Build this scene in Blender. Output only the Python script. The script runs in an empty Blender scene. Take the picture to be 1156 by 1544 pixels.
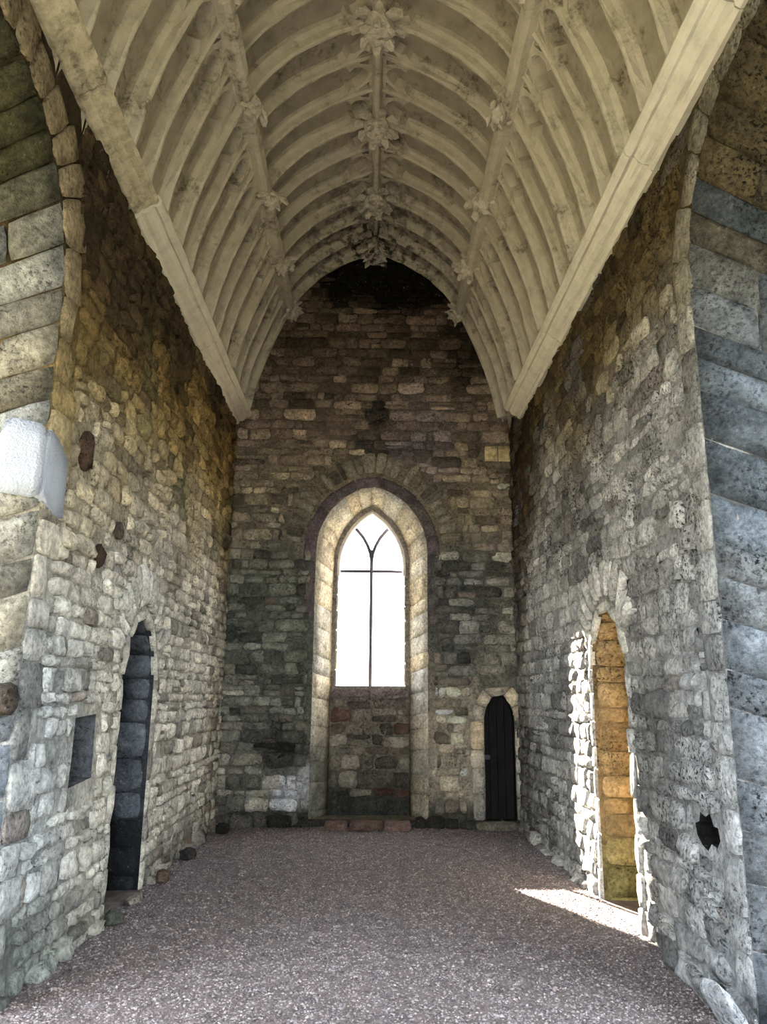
import bpy, bmesh, math, random
import numpy as np
from mathutils import Vector, Matrix, noise
from mathutils.geometry import delaunay_2d_cdt

S = bpy.context.scene
C = S.collection
rng = random.Random(7)

# ------------------------------------------------------------------ camera
IW, IH, F = 1156, 1544, 1160.0
CAM = np.array([0.0, 0.0, 1.75])
PITCH, YAW, ROLL = math.radians(13.48), math.radians(0.865), math.radians(0.5)
fwd = Vector((math.sin(YAW) * math.cos(PITCH), math.cos(YAW) * math.cos(PITCH), math.sin(PITCH)))
rgt = Vector((math.cos(YAW), -math.sin(YAW), 0))
upv = rgt.cross(fwd)
r2 = (rgt * math.cos(ROLL) + upv * math.sin(ROLL)).normalized()
u2 = r2.cross(fwd).normalized()
cam_data = bpy.data.cameras.new('camera')
cam = bpy.data.objects.new('camera', cam_data)
C.objects.link(cam)
M = Matrix((r2, u2, -fwd)).transposed().to_4x4()
M.translation = Vector(CAM)
cam.matrix_world = M
cam_data.sensor_fit = 'VERTICAL'
cam_data.sensor_height = 36.0
cam_data.lens = 36.0 * F / IH
cam_data.clip_start = 0.05
S.camera = cam
_r, _u, _f = np.array(r2), np.array(u2), np.array(fwd)


def proj(P):
    d = np.asarray(P) - CAM
    w = np.maximum(d @ _f, 0.05)
    return IW / 2 + F * (d @ _r) / w, IH / 2 - F * (d @ _u) / w


# ------------------------------------------------------------------ sky, sun, exposure
world = bpy.data.worlds.new('sky')
S.world = world
world.use_nodes = True
wn = world.node_tree
wn.nodes.clear()
wo = wn.nodes.new('ShaderNodeOutputWorld')
wb = wn.nodes.new('ShaderNodeBackground')
wb.inputs['Color'].default_value = (0.78, 0.88, 1.0, 1)
wb.inputs['Strength'].default_value = 1.0
wn.links.new(wb.outputs[0], wo.inputs[0])

SUN_DIR = Vector((1.0, -2.15, -1.055)).normalized()
sd = bpy.data.lights.new('sun', 'SUN')
sd.energy = 7.5
sd.angle = math.radians(0.6)
sd.color = (1.0, 0.93, 0.80)
sun = bpy.data.objects.new('sun', sd)
sun.rotation_euler = SUN_DIR.to_track_quat('-Z', 'Y').to_euler()
sun.location = (-8, 24, 14)
C.objects.link(sun)


def portal(name, loc, direction, sx, sy):
    l = bpy.data.lights.new(name, 'AREA')
    l.shape = 'RECTANGLE'
    l.size, l.size_y = sx, sy
    l.cycles.is_portal = True
    o = bpy.data.objects.new(name, l)
    o.location = loc
    o.rotation_euler = Vector(direction).to_track_quat('-Z', 'Y').to_euler()
    C.objects.link(o)


portal('window_portal', (0, 12.3, 3.3), (0, -1, 0), 1.2, 3.0)
portal('left_porch_portal', (-3.3, 3.9, 2.7), (1, 0, 0), 2.6, 5.6)
portal('right_porch_portal', (3.3, 3.5, 2.7), (-1, 0, 0), 2.6, 5.6)
portal('rear_portal', (0, -3.75, 3.2), (0, 1, 0), 3.3, 5.8)

S.view_settings.view_transform = 'Standard'
S.view_settings.look = 'None'
S.view_settings.gamma = 1.0
S.view_settings.use_curve_mapping = False
S.view_settings.exposure = 4.7
S.cycles.max_bounces = 12
S.cycles.diffuse_bounces = 8
S.cycles.use_denoising = True

# ------------------------------------------------------------------ helpers


def lin(c):
    return tuple((x / 12.92 if x <= 0.04045 else ((x + 0.055) / 1.055) ** 2.4) for x in (v / 255 for v in c))


def cc(r, g, b):
    return np.array(lin((r, g, b)))


def mix(a, b, t):
    t = min(1, max(0, t))
    return a * (1 - t) + b * t


def sst(a, b, x):
    t = min(1, max(0, (x - a) / (b - a)))
    return t * t * (3 - 2 * t)


def nz(x, y, s=1.0, o=0.0):
    return noise.noise(Vector((x * s + o, y * s - o, o * 1.7)))


def fbm(x, y, s=1.0, o=0.0):
    return nz(x, y, s, o) + 0.5 * nz(x, y, s * 2.1, o + 3) + 0.25 * nz(x, y, s * 4.3, o + 7)


def mesh_from(name, verts, faces, mat=None, cols=None, smooth=False):
    me = bpy.data.meshes.new(name)
    me.from_pydata([tuple(v) for v in verts], [], faces)
    if mat:
        me.materials.append(mat)
    if cols is not None:
        ca = me.color_attributes.new('col', 'FLOAT_COLOR', 'POINT')
        arr = np.ones((len(verts), 4), dtype=np.float32)
        arr[:, :3] = cols
        ca.data.foreach_set('color', arr.ravel())
    if smooth:
        me.polygons.foreach_set('use_smooth', [True] * len(me.polygons))
    me.update()
    return me


def link(name, me, parent=None, loc=(0, 0, 0)):
    o = bpy.data.objects.new(name, me)
    o.location = loc
    C.objects.link(o)
    if parent:
        o.parent = parent
    return o


def tag(o, label, cat=None, kind=None, group=None):
    o['label'] = label
    if cat:
        o['category'] = cat
    if kind:
        o['kind'] = kind
    if group:
        o['group'] = group
    return o


def pip(poly, pts):
    """points inside polygon (vectorised)."""
    poly = np.asarray(poly)
    pts = np.atleast_2d(pts)
    x, y = pts[:, 0], pts[:, 1]
    ins = np.zeros(len(pts), bool)
    j = len(poly) - 1
    for i in range(len(poly)):
        xi, yi = poly[i]
        xj, yj = poly[j]
        if yi != yj:
            c = ((yi > y) != (yj > y)) & (x < (xj - xi) * (y - yi) / (yj - yi) + xi)
            ins ^= c
        j = i
    return ins


def arch_half(w, h, n):
    """pointed arch, right half: (w,0) up to (0,h)."""
    R = (w * w + h * h) / (2 * w)
    a1 = math.atan2(h, R - w)
    return [(w - R + R * math.cos(a1 * i / n), R * math.sin(a1 * i / n)) for i in range(n + 1)]


def arch_outline(c, w, v0, vs, va, n=10, ns=8):
    """closed outline, counter-clockwise: bottom left, bottom right, right side, apex, left side."""
    half = arch_half(w, va - vs, n)
    right = [(c + w, v0 + (vs - v0) * i / ns) for i in range(ns)] + [(c + x, vs + y) for x, y in half]
    left = [(2 * c - x, y) for x, y in reversed(right[:-1])]
    return right + left


def offset_open(pts, d):
    """offset an open polyline to its right hand side by d (outward for arch outlines running right foot -> left foot)."""
    p = np.asarray(pts, float)
    t = np.gradient(p, axis=0)
    t /= np.linalg.norm(t, axis=1)[:, None] + 1e-9
    nrm = np.stack([t[:, 1], -t[:, 0]], 1)
    return p + nrm * d


class Frame:
    """a wall plane: u, v along it, n into the room."""

    def __init__(self, o, u, n):
        self.o, self.u, self.n = np.array(o, float), np.array(u, float), np.array(n, float)
        self.v = np.array((0, 0, 1.0))

    def __call__(self, u, v, n=0.0):
        return self.o + self.u * u + self.v * v + self.n * n


HALF = 2.12
FARY = 11.3
FL = Frame((-HALF, 0, 0), (0, 1, 0), (1, 0, 0))
FR = Frame((HALF, 0, 0), (0, 1, 0), (-1, 0, 0))
FE = Frame((0, FARY, 0), (1, 0, 0), (0, -1, 0))

# ------------------------------------------------------------------ materials


def new_mat(name):
    m = bpy.data.materials.new(name)
    m.use_nodes = True
    nt = m.node_tree
    b = nt.nodes['Principled BSDF']
    b.inputs['Roughness'].default_value = 0.95
    b.inputs['Specular IOR Level'].default_value = 0.15
    return m, nt, b


def N(nt, t, **kw):
    n = nt.nodes.new(t)
    for k, v in kw.items():
        if k in n.inputs:
            n.inputs[k].default_value = v
        else:
            setattr(n, k, v)
    return n


def noise_node(nt, pos, scale, detail=6, rough=0.6):
    n = N(nt, 'ShaderNodeTexNoise')
    n.inputs['Scale'].default_value = scale
    n.inputs['Detail'].default_value = detail
    n.inputs['Roughness'].default_value = rough
    nt.links.new(pos, n.inputs['Vector'])
    return n.outputs['Fac']


def ramp(nt, fac, stops):
    r = N(nt, 'ShaderNodeValToRGB')
    e = r.color_ramp.elements
    e[0].position, e[0].color = stops[0][0], (*[stops[0][1]] * 3, 1) if not hasattr(stops[0][1], '__len__') else (*stops[0][1], 1)
    e[1].position, e[1].color = stops[-1][0], (*[stops[-1][1]] * 3, 1) if not hasattr(stops[-1][1], '__len__') else (*stops[-1][1], 1)
    for p, c in stops[1:-1]:
        k = e.new(p)
        k.color = (*[c] * 3, 1) if not hasattr(c, '__len__') else (*c, 1)
    nt.links.new(fac, r.inputs['Fac'])
    return r.outputs['Color']


def mult(nt, a, b, f=1.0, mode='MULTIPLY'):
    m = N(nt, 'ShaderNodeMix', data_type='RGBA', blend_type=mode)
    if hasattr(f, 'is_linked'):
        nt.links.new(f, m.inputs['Factor'])
    else:
        m.inputs['Factor'].default_value = f
    nt.links.new(a, m.inputs[6])
    if hasattr(b, 'is_linked'):
        nt.links.new(b, m.inputs[7])
    else:
        m.inputs[7].default_value = (*b, 1)
    return m.outputs[2]


def stone_mat(name, speck=0.5, bump=0.7, fine=1.0, dist=0.03, pale=0.35, pits=(0.37, 0.48)):
    m, nt, b = new_mat(name)
    at = N(nt, 'ShaderNodeVertexColor', layer_name='col')
    pos = N(nt, 'ShaderNodeNewGeometry').outputs['Position']
    n1 = noise_node(nt, pos, 5 * fine, 8, 0.68)
    n2 = noise_node(nt, pos, 22 * fine, 6, 0.7)
    n3 = noise_node(nt, pos, 36 * fine, 5, 0.7)
    c = mult(nt, at.outputs['Color'], ramp(nt, n1, [(0.3, 0.55), (0.5, 1.0), (0.72, 1.45)]))
    c = mult(nt, c, ramp(nt, n2, [(0.36, 0.62), (0.52, 1.0), (0.68, 1.3)]))
    c = mult(nt, c, ramp(nt, n3, [(pits[0], 0.06), (pits[1], 1.0)]), ramp(nt, noise_node(nt, pos, 2.2, 3, 0.6), [(0.4, 0.2 * speck), (0.62, speck)]))
    c = mult(nt, c, cc(205, 198, 184), mult(nt, ramp(nt, n3, [(0.6, 0.0), (0.68, 1.0)]), ramp(nt, n1, [(0.5, 0.0), (0.6, pale)])), 'MIX')
    nt.links.new(c, b.inputs['Base Color'])
    h = N(nt, 'ShaderNodeMath', operation='ADD')
    nt.links.new(n2, h.inputs[0])
    hm = N(nt, 'ShaderNodeMath', operation='MULTIPLY')
    nt.links.new(n3, hm.inputs[0])
    hm.inputs[1].default_value = 0.7
    nt.links.new(hm.outputs[0], h.inputs[1])
    bp = N(nt, 'ShaderNodeBump')
    bp.inputs['Strength'].default_value = bump
    bp.inputs['Distance'].default_value = dist
    nt.links.new(h.outputs[0], bp.inputs['Height'])
    nt.links.new(bp.outputs[0], b.inputs['Normal'])
    return m


def plain_mat(name, col, var=0.3, scale=8, bump=0.3, dist=0.01, dark=None, rough=0.9, soot=False):
    m, nt, b = new_mat(name)
    b.inputs['Roughness'].default_value = rough
    pos = N(nt, 'ShaderNodeNewGeometry').outputs['Position']
    n1 = noise_node(nt, pos, scale, 8, 0.65)
    base = N(nt, 'ShaderNodeRGB')
    base.outputs[0].default_value = (*col, 1)
    c = mult(nt, base.outputs[0], ramp(nt, n1, [(0.3, 1 - var), (0.5, 1.0), (0.7, 1 + var * 0.6)]))
    if dark is not None:
        n2 = noise_node(nt, pos, 2.6, 7, 0.72)
        n4 = noise_node(nt, pos, 17, 5, 0.7)
        k = mult(nt, ramp(nt, n2, [(0.52, 0.0), (0.66, 0.9)]), ramp(nt, n4, [(0.42, 0.15), (0.6, 1.0)]))
        c = mult(nt, c, dark, k, 'MIX')
    if soot:  # soot stain that spreads over the vault crown at its far end
        dn = N(nt, 'ShaderNodeVectorMath', operation='DISTANCE')
        nt.links.new(pos, dn.inputs[0])
        dn.inputs[1].default_value = (0.0, 11.0, 8.75)
        dv = N(nt, 'ShaderNodeMath', operation='DIVIDE')
        nt.links.new(dn.outputs['Value'], dv.inputs[0])
        dv.inputs[1].default_value = 2.2
        near = ramp(nt, dv.outputs[0], [(0.15, 0.95), (1.0, 0.0)])
        c = mult(nt, c, cc(34, 29, 24), mult(nt, near, ramp(nt, noise_node(nt, pos, 7, 6, 0.7), [(0.46, 0.0), (0.58, 1.0)])), 'MIX')
    nt.links.new(c, b.inputs['Base Color'])
    bp = N(nt, 'ShaderNodeBump')
    bp.inputs['Strength'].default_value = bump
    bp.inputs['Distance'].default_value = dist
    nt.links.new(noise_node(nt, pos, scale * 5, 5, 0.6), bp.inputs['Height'])
    nt.links.new(bp.outputs[0], b.inputs['Normal'])
    return m


M_STONE = stone_mat('rubble_stone', speck=0.85, bump=1.0, dist=0.05)
M_FAR = stone_mat('limewashed_dark_rubble', speck=0.85, bump=1.0, dist=0.05, pale=0.8)
M_SPECK = stone_mat('dark_flecked_rubble', speck=1.0, bump=1.1, dist=0.06, pits=(0.4, 0.5))
M_MORTAR = stone_mat('lime_mortar', speck=0.9, bump=1.0, fine=0.9, dist=0.04, pale=0.2)
M_TOOLED = stone_mat('tooled_stone', speck=0.7, bump=0.9, fine=1.2, dist=0.02)
M_VAULT = plain_mat('vault_limestone', cc(160, 151, 134), 0.24, 5, 0.35, 0.012, cc(78, 68, 54), soot=True)
M_RIB = plain_mat('rib_limestone', cc(188, 179, 160), 0.2, 7, 0.4, 0.012, cc(84, 74, 58), soot=True)
M_BOSS = plain_mat('carved_boss_stone', cc(204, 195, 178), 0.4, 16, 0.7, 0.02, soot=True)
M_CORNICE = plain_mat('cornice_stone', cc(204, 196, 178), 0.18, 6, 0.35, 0.01)
M_CORNICE_OLD = plain_mat('weathered_cornice_stone', cc(188, 176, 150), 0.4, 10, 0.8, 0.03, cc(62, 54, 42))
M_WHITE = plain_mat('white_new_limestone', cc(160, 163, 168), 0.08, 12, 0.9, 0.03)
M_WOOD = plain_mat('old_dark_oak', cc(24, 20, 19), 0.5, 9, 0.5, 0.01, rough=0.8)
M_IRON = plain_mat('iron_bar', cc(70, 66, 72), 0.2, 9, 0.3, 0.004, rough=0.6)
M_FRAME = plain_mat('window_frame_stone', cc(222, 212, 206), 0.2, 9, 0.4, 0.01)
M_EARTH = plain_mat('packed_earth', cc(104, 94, 90), 0.4, 9, 0.8, 0.02)
M_GRASS = plain_mat('hilltop_grass', cc(128, 122, 98), 0.35, 3, 0.5, 0.03)
M_GRAVEL = stone_mat('gravel', speck=0.4, bump=0.4, fine=1.5, dist=0.01)
M_OUTER = plain_mat('hidden_masonry', cc(140, 130, 110), 0.3, 4)

mg, ntg, bg = new_mat('clear_glass')
tr = N(ntg, 'ShaderNodeBsdfTransparent')
gl = N(ntg, 'ShaderNodeBsdfGlossy')
gl.inputs['Roughness'].default_value = 0.03
mx = N(ntg, 'ShaderNodeMixShader')
mx.inputs[0].default_value = 0.05
ntg.links.new(tr.outputs[0], mx.inputs[1])
ntg.links.new(gl.outputs[0], mx.inputs[2])
ntg.links.new(mx.outputs[0], ntg.nodes['Material Output'].inputs['Surface'])
M_GLASS = mg

# ------------------------------------------------------------------ stone colours by place: algae, soot, lime, iron, plus painted sky tint, flare and hole


def blob(u, v, cu, cv, ru, rv, o=0):
    d = math.hypot((u - cu) / ru, (v - cv) / rv) + 0.35 * nz(u, v, 2.3, o)
    return 1 - sst(0.55, 1.1, d)


def col_left(y, z, r=None):
    n = fbm(y, z, 0.8, 2)
    c = cc(218, 210, 192)
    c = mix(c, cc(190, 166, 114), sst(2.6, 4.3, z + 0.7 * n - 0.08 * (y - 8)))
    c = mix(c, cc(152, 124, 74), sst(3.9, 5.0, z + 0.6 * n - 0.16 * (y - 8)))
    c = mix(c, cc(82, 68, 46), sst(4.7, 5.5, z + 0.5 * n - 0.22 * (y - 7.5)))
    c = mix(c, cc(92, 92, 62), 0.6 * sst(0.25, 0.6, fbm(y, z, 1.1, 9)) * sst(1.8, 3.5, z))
    c = mix(c, cc(180, 188, 192), 0.6 * sst(6.4, 5.2, y) * sst(2.9, 1.5, z))  # bluish sky light from the porch, painted into the near stones
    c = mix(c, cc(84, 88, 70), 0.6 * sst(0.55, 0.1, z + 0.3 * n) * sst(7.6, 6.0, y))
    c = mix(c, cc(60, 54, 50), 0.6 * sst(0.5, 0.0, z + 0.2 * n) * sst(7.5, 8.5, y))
    if r:
        k = r.random()
        if k < 0.035:
            c = mix(c, cc(108, 82, 64), 0.6)
        elif k < 0.14:
            c = c * 0.5
        elif k < 0.3:
            c = c * 1.3
        c = c * r.uniform(0.78, 1.18)
    return c


def col_right(y, z, r=None):
    n = fbm(y, z, 0.8, 5)
    c = cc(206, 201, 192)
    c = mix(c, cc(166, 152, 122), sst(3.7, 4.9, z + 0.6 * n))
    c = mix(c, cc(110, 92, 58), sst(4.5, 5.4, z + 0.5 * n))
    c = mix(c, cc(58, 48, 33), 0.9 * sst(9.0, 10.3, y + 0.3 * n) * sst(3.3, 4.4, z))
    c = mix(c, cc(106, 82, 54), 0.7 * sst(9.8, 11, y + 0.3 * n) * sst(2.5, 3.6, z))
    c = mix(c, cc(136, 132, 128), 0.6 * sst(0.15, 0.5, fbm(y, z, 1.4, 12)))
    c = mix(c, cc(86, 84, 82), 0.6 * blob(y, z, 5.9, 1.3, 0.7, 0.7, 4))
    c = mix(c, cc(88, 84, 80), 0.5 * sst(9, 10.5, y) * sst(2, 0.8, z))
    c = mix(c, cc(178, 184, 190), 0.5 * sst(5.9, 5.1, y) * sst(3.2, 2, z))  # near stones tinted with the bluish daylight of the porch opening
    if r:
        k = r.random()
        if k < 0.04:
            c = mix(c, cc(112, 90, 76), 0.5)
        elif k < 0.2:
            c = c * 0.52
        elif k < 0.36:
            c = c * 1.3
        c = c * r.uniform(0.78, 1.18)
    return c


def col_far(x, z, r=None):
    n = fbm(x, z, 0.9, 8)
    c = cc(112, 106, 88)
    c = mix(c, cc(128, 112, 80), sst(3.3, 4.6, z + 0.5 * n))
    c = mix(c, cc(110, 92, 70), sst(5.0, 6.1, z + 0.5 * n))
    c = mix(c, cc(86, 72, 54), sst(6.2, 7.1, z + 0.4 * n))
    c = mix(c, cc(14, 13, 11), blob(x, z, 0.1, 8.65, 1.4, 1.15, 3))
    c = mix(c, cc(20, 18, 15), 0.8 * blob(x, z, 1.35, 7.2, 0.5, 0.9, 6))
    c = mix(c, cc(74, 78, 68), 0.75 * blob(x, z, -1.4, 2.4, 1.0, 2.1, 1))
    c = mix(c, cc(66, 68, 68), 0.7 * blob(x, z, 1.3, 2.9, 0.6, 1.2, 2))
    c = mix(c, cc(152, 138, 110), 0.75 * blob(x, z, 1.25, 1.1, 0.6, 1.0, 7))
    c = mix(c, cc(196, 190, 176), 0.9 * blob(x, z, -1.02, 0.52, 0.36, 0.34, 5))
    c = mix(c, cc(30, 32, 28), 0.85 * blob(x, z, -1.15, 0.95, 0.4, 0.5, 11))
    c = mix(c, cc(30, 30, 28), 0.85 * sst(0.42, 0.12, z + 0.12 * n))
    c = mix(c, cc(22, 20, 18), 0.9 * blob(x, z, 0.08, 6.05, 0.17, 0.28, 11))  # dark hole painted as a patch, no recess behind it
    c = mix(c, cc(40, 38, 40), 0.75 * blob(x, z, 0.35, 5.55, 0.75, 0.3, 14))
    c = mix(c, cc(118, 106, 108), 0.5 * blob(x, z, 0.75, 5.6, 0.6, 1.0, 17))  # slight purple lens flare painted onto the wall
    if r:
        k = r.random()
        if k < 0.10:
            c = mix(c, cc(104, 80, 66), 0.45 if z > 3 else 0.25)
        elif k < 0.26:
            c = c * 0.45
        elif k < 0.42:
            c = c * 1.7
        c = c * r.uniform(0.7, 1.25)
    c = mix(c, np.full(3, c.mean()), 0.3)
    c = mix(c, cc(14, 13, 11), blob(x, z, 0.1, 8.65, 1.4, 1.15, 3))
    return np.minimum(c * 2.75, 0.8)


# ------------------------------------------------------------------ stones


class Pieces:
    def __init__(self):
        self.items = {}

    def add(self, kind, verts, faces, cols, mat, label=None, force=False):
        self.items.setdefault(kind, []).append((np.asarray(verts), faces, np.asarray(cols), mat, label, force))

    def flush(self, parent, limit=290):
        for kind, lst in self.items.items():
            sized = []
            for it in lst:
                px, py = proj(it[0])
                a = (px.max() - px.min()) * (py.max() - py.min())
                vis = px.max() > -60 and px.min() < IW + 60 and py.max() > -60 and py.min() < IH + 60
                sized.append((1e9 if it[5] else (a if vis else 0), it))
            sized.sort(key=lambda t: -t[0])
            for _, (v, f, c, m, lab, _x) in sized[:limit]:
                ctr = v.mean(0)
                o = link(kind, mesh_from(kind, v - ctr, f, m, c, True), parent, ctr)
                if lab:
                    o['label'] = lab
            rest = sized[limit:]
            if rest:
                V, Fc, K, off = [], [], [], 0
                for _, (v, f, c, m, lab, _x) in rest:
                    V.append(v)
                    K.append(c)
                    Fc += [tuple(i + off for i in q) for q in f]
                    off += len(v)
                o = link('small_' + kind + 's', mesh_from(kind, np.concatenate(V), Fc, rest[0][1][3], np.concatenate(K), True), parent)
                o['kind'] = 'stuff'


def quad_stone(P, nvec, proud, back, gap, r, col, rough=0.011, cells=(3, 3), jit=0.016, edge=0.62, corner=0.9):
    """a dressed or rubble stone: a bulging quad between four corners, with sides running back into the wall."""
    P = [np.asarray(p, float) for p in P]
    nvec = np.asarray(nvec, float)
    nx, ny = cells
    w = 0.5 * (np.linalg.norm(P[1] - P[0]) + np.linalg.norm(P[2] - P[3]))
    h = 0.5 * (np.linalg.norm(P[3] - P[0]) + np.linalg.norm(P[2] - P[1]))
    eu, ev = (P[1] - P[0]) / max(w, 1e-6), (P[3] - P[0]) / max(h, 1e-6)
    ga, gb = min(0.3, gap / max(w, 1e-6)), min(0.3, gap / max(h, 1e-6))
    verts, idx = [], {}
    tu, tv = r.uniform(-0.25, 0.25) * proud, r.uniform(-0.25, 0.25) * proud
    for j in range(ny + 1):
        for i in range(nx + 1):
            a, b = i / nx, j / ny
            bnd = i in (0, nx) or j in (0, ny)
            cor = i in (0, nx) and j in (0, ny)
            aa, bb = ga + a * (1 - 2 * ga), gb + b * (1 - 2 * gb)
            if cor:
                aa = 0.5 + (aa - 0.5) * corner
                bb = 0.5 + (bb - 0.5) * corner
            p = P[0] * (1 - aa) * (1 - bb) + P[1] * aa * (1 - bb) + P[2] * aa * bb + P[3] * (1 - aa) * bb
            n = proud * (edge if bnd else 1.0) + tu * (a * 2 - 1) + tv * (b * 2 - 1) + r.uniform(-rough, rough)
            js = jit * (0.6 if bnd else 1)
            p = p + nvec * n + eu * r.uniform(-js, js) + ev * r.uniform(-js, js)
            idx[i, j] = len(verts)
            verts.append(p)
    faces = []
    flip = np.dot(np.cross(P[1] - P[0], P[3] - P[0]), nvec) < 0
    for j in range(ny):
        for i in range(nx):
            q = (idx[i, j], idx[i + 1, j], idx[i + 1, j + 1], idx[i, j + 1])
            faces.append(q[::-1] if flip else q)
    ring = [(i, 0) for i in range(nx)] + [(nx, j) for j in range(ny)] + [(i, ny) for i in range(nx, 0, -1)] + [(0, j) for j in range(ny, 0, -1)]
    base = len(verts)
    for k in ring:
        verts.append(verts[idx[k]] - nvec * (proud * edge + back))
    m = len(ring)
    for k in range(m):
        q = (base + k, base + (k + 1) % m, idx[ring[(k + 1) % m]], idx[ring[k]])
        faces.append(q[::-1] if flip else q)
    cols = np.array([col * r.uniform(0.88, 1.12) for _ in verts])
    return verts, faces, cols


def coursed(frame, pieces, u0, u1, v0, v1, hr, wr, blocked, colf, r, proud=(0.005, 0.035), kind='stone', mat=None, drop=0.03):
    v = v0
    while v < v1:
        h = r.uniform(*hr)
        u = u0 - r.uniform(0, wr[1])
        while u < u1:
            w = r.uniform(*wr) * (0.8 + h / hr[1] * 0.5)
            if r.random() < 0.12:
                w *= 0.5
            a0, a1 = max(u, u0), min(u + w, u1)
            segs = [(a0, a1, v, v + h)]
            if r.random() < 0.12 and h > 0.13:
                k = r.uniform(0.4, 0.6)
                segs = [(a0, a1, v, v + h * k), (a0, a1, v + h * k, v + h)]
            for s in segs:
                todo = [s]
                for depth in range(3):
                    nxt = []
                    for (b0, b1, c0, c1) in todo:
                        if b1 - b0 < 0.05:
                            continue
                        bl = blocked(b0, b1, c0, min(c1, v1))
                        if bl == 0:
                            if r.random() < drop:
                                continue
                            jj = 0.02
                            d1 = min(c1, v1 + 0.02)
                            q = [(b0, c0), (b1, c0), (b1, d1), (b0, d1)]
                            q = [(x + r.uniform(-jj, jj), y + r.uniform(-jj, jj)) for x, y in q]
                            um, vm = (b0 + b1) / 2, (c0 + d1) / 2
                            big = (b1 - b0) * (d1 - c0) > 0.02
                            asp = (b1 - b0) / max(d1 - c0, 0.01)
                            cells = (4, 3) if (asp > 1.2 and big) else (3, 3)
                            V, Fc, K = quad_stone([frame(x, y) for x, y in q], frame.n, r.uniform(*proud), 0.03, r.uniform(0.004, 0.011), r, colf(um, vm, r), cells=cells)
                            pieces.add(kind, V, Fc, K, mat or M_STONE)
                        elif bl == 1 and depth < 2:
                            m = (b0 + b1) / 2
                            nxt += [(b0, m, c0, c1), (m, b1, c0, c1)]
                    todo = nxt
            u += w
        v += h


def make_blocked(polys, boxes=(), extra=None):
    polys = [np.asarray(p) for p in polys]
    bbs = [(p[:, 0].min(), p[:, 0].max(), p[:, 1].min(), p[:, 1].max()) for p in polys]

    def f(a0, a1, b0, b1):
        pts = np.array([(a0 + (a1 - a0) * i / 3, b0 + (b1 - b0) * j / 2) for i in range(4) for j in range(3)])
        hit = np.zeros(len(pts), bool)
        for p, bb in zip(polys, bbs):
            if a1 < bb[0] or a0 > bb[1] or b1 < bb[2] or b0 > bb[3]:
                continue
            hit |= pip(p, pts)
        for (x0, x1, y0, y1) in boxes:
            if a1 > x0 and a0 < x1 and b1 > y0 and b0 < y1:
                hit |= (pts[:, 0] >= x0) & (pts[:, 0] <= x1) & (pts[:, 1] >= y0) & (pts[:, 1] <= y1)
        if extra:
            hit |= extra(pts)
        k = hit.sum()
        return 0 if k == 0 else (2 if k == len(pts) else 1)
    return f


def ring_stones(frame, pieces, pts, d0, d1, step, proud, colf, r, kind, mat, rough=0.008, jl=0.05, gap=0.006, t0=0.0, t1=1.0):
    """radial stones along an open outline (voussoirs), between offsets d0 and d1."""
    p = np.asarray(pts, float)
    L = np.concatenate([[0], np.cumsum(np.linalg.norm(np.diff(p, axis=0), axis=1))])

    def at(s, d):
        s = min(max(s, 0), L[-1])
        i = min(len(p) - 2, int(np.searchsorted(L, s, 'right') - 1))
        f = (s - L[i]) / max(L[i + 1] - L[i], 1e-6)
        q = p[i] * (1 - f) + p[i + 1] * f
        t = p[min(i + 2, len(p) - 1)] * f + p[i + 1] * (1 - f) - p[max(i - 1, 0)] * (1 - f) - p[i] * f
        t /= np.linalg.norm(t)
        return q + np.array((t[1], -t[0])) * d
    s = L[-1] * t0
    e = L[-1] * t1
    while s < e - step * 0.4:
        w = step * r.uniform(0.7, 1.35)
        s2 = min(s + w, e)
        dd = d1 + r.uniform(-jl, jl)
        q = [at(s, d0), at(s, dd), at(s2, dd), at(s2, d0)]
        um, vm = np.mean(q, axis=0)
        V, Fc, K = quad_stone([frame(*x) for x in q], frame.n, proud * r.uniform(0.6, 1.3), 0.03, gap, r, colf(um, vm, r), rough=rough, cells=(4, 2), jit=0.004)
        pieces.add(kind, V, Fc, K, mat)
        s = s2


def lining(frame, pieces, A, B, depth0, depth1, steps, ncol, proud, colf, r, kind, mat, i0=0, i1=None, gap=0.006, rough=0.006, edge=0.62, corner=0.9):
    """blocks lining a reveal that lofts from outline A (at n=-depth0) to outline B (at n=-depth1)."""
    A, B = np.asarray(A, float), np.asarray(B, float)
    L = np.concatenate([[0], np.cumsum(np.linalg.norm(np.diff(A, axis=0), axis=1))])
    s0, s1 = L[i0], L[-1 if i1 is None else i1]

    def pt(s, t):
        i = min(len(A) - 2, int(np.searchsorted(L, s, 'right') - 1))
        f = (s - L[i]) / max(L[i + 1] - L[i], 1e-6)
        a = A[i] * (1 - f) + A[i + 1] * f
        b = B[i] * (1 - f) + B[i + 1] * f
        q = a * (1 - t) + b * t
        return frame(q[0], q[1], -(depth0 + (depth1 - depth0) * t))
    ctr = frame(A[:, 0].mean(), A[:, 1].mean(), -depth0)
    s = s0
    while s < s1 - 0.03:
        w = r.uniform(*steps)
        s2 = min(s + w, s1)
        if s1 - s2 < 0.06:
            s2 = s1
        cuts = [0] + sorted(min(0.9, max(0.1, (k + r.uniform(-0.3, 0.3)) / ncol)) for k in range(1, ncol)) + [1]
        for t0, t1 in zip(cuts[:-1], cuts[1:]):
            q = [pt(s, t0), pt(s, t1), pt(s2, t1), pt(s2, t0)]
            n = np.cross(q[1] - q[0], q[3] - q[0])
            n /= np.linalg.norm(n) + 1e-9
            m = sum(q) / 4
            if np.dot(n, ctr - m) < 0:
                n = -n
            V, Fc, K = quad_stone(q, n, proud * r.uniform(0.5, 1.4), 0.02, gap, r, colf(m, r), rough=rough, jit=0.006, edge=edge, corner=corner)
            pieces.add(kind, V, Fc, K, mat)
        s = s2


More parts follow.
